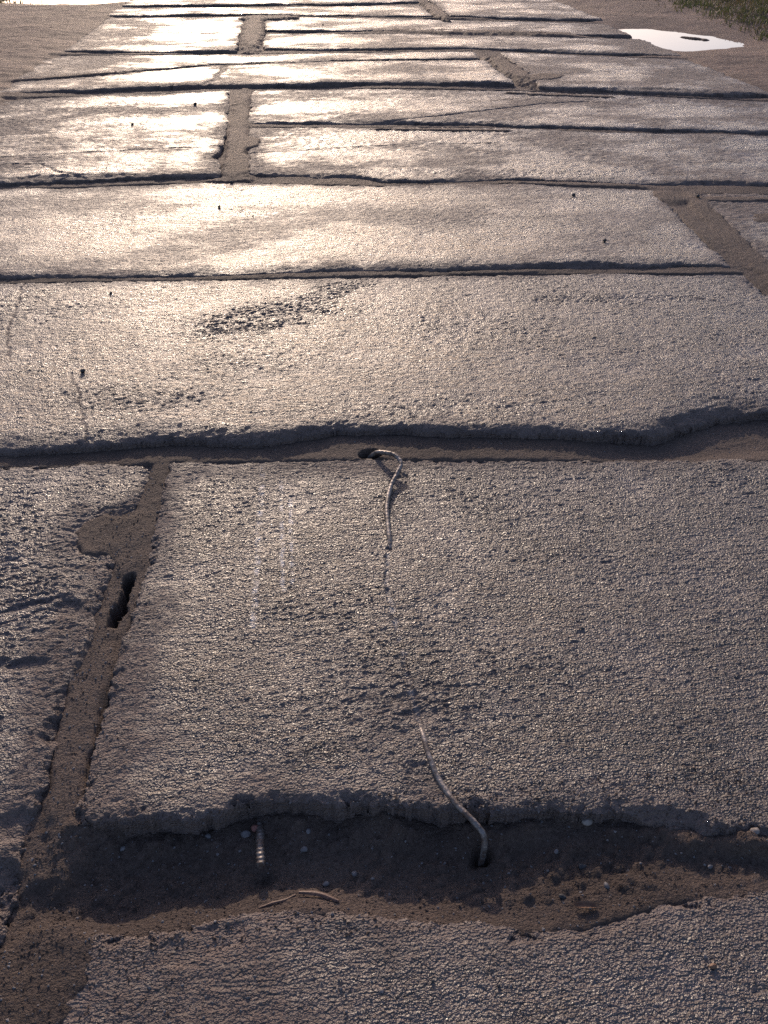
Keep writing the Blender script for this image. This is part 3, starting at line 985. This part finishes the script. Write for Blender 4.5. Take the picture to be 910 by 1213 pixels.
# ------------------------------------------------------------------ grit on the sand (nobody could count it)
def gravel(name, spots, smin, smax, material, seed):
    rng = np.random.default_rng(seed)
    base = np.array([(1, 0, 0), (-1, 0, 0), (0, 1, 0), (0, -1, 0), (0, 0, 1), (0, 0, -1)], float)
    tri = np.array([(0, 2, 4), (2, 1, 4), (1, 3, 4), (3, 0, 4), (2, 0, 5), (1, 2, 5), (3, 1, 5), (0, 3, 5)])
    V, F = [], []
    X, Y = spots[:, 0][None], spots[:, 1][None]
    Zg, ins, _ = ground_field(X, Y)
    Zs = np.full(X.shape, -1.0)
    for s in SLABS:
        m = slab_d(s, X, Y) > -.02
        if m.any():
            Zs[m] = np.maximum(Zs[m], slab_field(s, X[m], Y[m])[0])
    Z = np.maximum(Zg, Zs)[0]
    for i, (x, y) in enumerate(spots):
        s = smin * (smax / smin) ** (rng.random() ** 2.5)
        a = rng.random() * 6.28
        c, sn = math.cos(a), math.sin(a)
        v = base * (1 + rng.uniform(-.3, .3, (6, 1))) * s * np.array([1, .8, .6]) + rng.normal(0, .12 * s, (6, 3))
        v = np.stack([v[:, 0] * c - v[:, 1] * sn, v[:, 0] * sn + v[:, 1] * c, v[:, 2]], -1) + np.array([x, y, Z[i] + s * .15])
        F.append(tri + 6 * i)
        V.append(v)
    me = bpy.data.meshes.new(name)
    me.from_pydata(np.concatenate(V).tolist(), [], np.concatenate(F).tolist())
    me.materials.append(material)
    return link(bpy.data.objects.new(name, me), kind='stuff', label='loose grit scattered on the sand of the joints', category='gravel')


rg = np.random.default_rng(5)
sp = [np.stack([rg.uniform(-.46, .66, 2600), rg.uniform(.33, .70, 2600)], -1),
      np.stack([rg.normal(-.385, .03, 700), rg.uniform(.66, 1.6, 700)], -1),
      np.stack([rg.uniform(-.8, 1.2, 500), rg.uniform(1.5, 1.66, 500)], -1),
      np.stack([rg.normal(1.56, .06, 300), rg.uniform(2.3, 3.4, 300)], -1)]
gravel('gravel', np.concatenate(sp), .0008, .0028, M_GREY, 3)
sp = [np.stack([rg.uniform(-.40, .60, 3600), rg.uniform(.50, .69, 3600)], -1),
      np.stack([rg.uniform(-.46, -.20, 900), rg.uniform(.33, .66, 900)], -1),
      np.stack([rg.normal(-.39, .035, 900), rg.uniform(.6, 1.45, 900)], -1),
      np.stack([rg.normal(-.28, .06, 200), rg.uniform(3.7, 5.5, 200)], -1),
      np.stack([rg.uniform(2.6, 3.6, 400), rg.uniform(5.5, 9.5, 400)], -1)]
gravel('gravel', np.concatenate(sp), .0009, .0027, M_SAND, 4)


# ------------------------------------------------------------------ grass on the verge
def grass(spots, hmin, hmax, seed):
    rng = np.random.default_rng(seed)
    n = len(spots)
    zg = ground_field(spots[:, 0][None], spots[:, 1][None])[0][0]
    h = rng.uniform(hmin, hmax, n)
    a = rng.uniform(0, 6.283, n)
    lean = rng.uniform(.2, 1.1, n) * h
    la = rng.uniform(0, 6.283, n)
    w = rng.uniform(.0025, .006, n)
    dx, dy = np.cos(a) * w, np.sin(a) * w
    ox, oy = np.cos(la) * lean, np.sin(la) * lean
    x, y = spots[:, 0], spots[:, 1]
    P = np.stack([
        np.stack([x - dx, y - dy, zg - .01], -1), np.stack([x + dx, y + dy, zg - .01], -1),
        np.stack([x + ox * .35 + dx * .8, y + oy * .35 + dy * .8, zg + h * .6], -1),
        np.stack([x + ox * .35 - dx * .8, y + oy * .35 - dy * .8, zg + h * .6], -1),
        np.stack([x + ox, y + oy, zg + h], -1)], 1).reshape(-1, 3)
    F = []
    for i in range(n):
        k = 5 * i
        F.append((k, k + 1, k + 2, k + 3))
        F.append((k + 3, k + 2, k + 4))
    me = bpy.data.meshes.new('grass')
    me.from_pydata(P.tolist(), [], F)
    at = me.attributes.new('tint', 'FLOAT', 'POINT')
    clump = noise(x, y, 2.2, 81) + .5
    t = np.clip(clump * .6 + rng.uniform(0, .5, n), 0, 1)
    at.data.foreach_set('value', np.repeat(t, 5).astype(np.float32))
    me.materials.append(M_GRASS)
    return me


ng = 42000
gxs, gys = rg.uniform(3.5, 6.0, ng), rg.uniform(5.5, 13.0, ng)
dens = smooth(3.62, 4.05, gxs + .25 * noise(gxs, gys, 1.5, 82) + .15 * noise(gxs, gys, 6, 83))
k = rg.random(ng) < dens * (.55 + .6 * (noise(gxs, gys, 4, 84) > -.1))
sp = np.stack([gxs[k], gys[k]], -1)
lf = np.stack([rg.uniform(-3.0, -2.5, 60), rg.uniform(10.2, 10.45, 60)], -1)
link(bpy.data.objects.new('grass', grass(np.concatenate([sp, lf]), .015, .055, 6)), kind='stuff',
     label='short green and straw coloured grass on the road verge', category='grass')
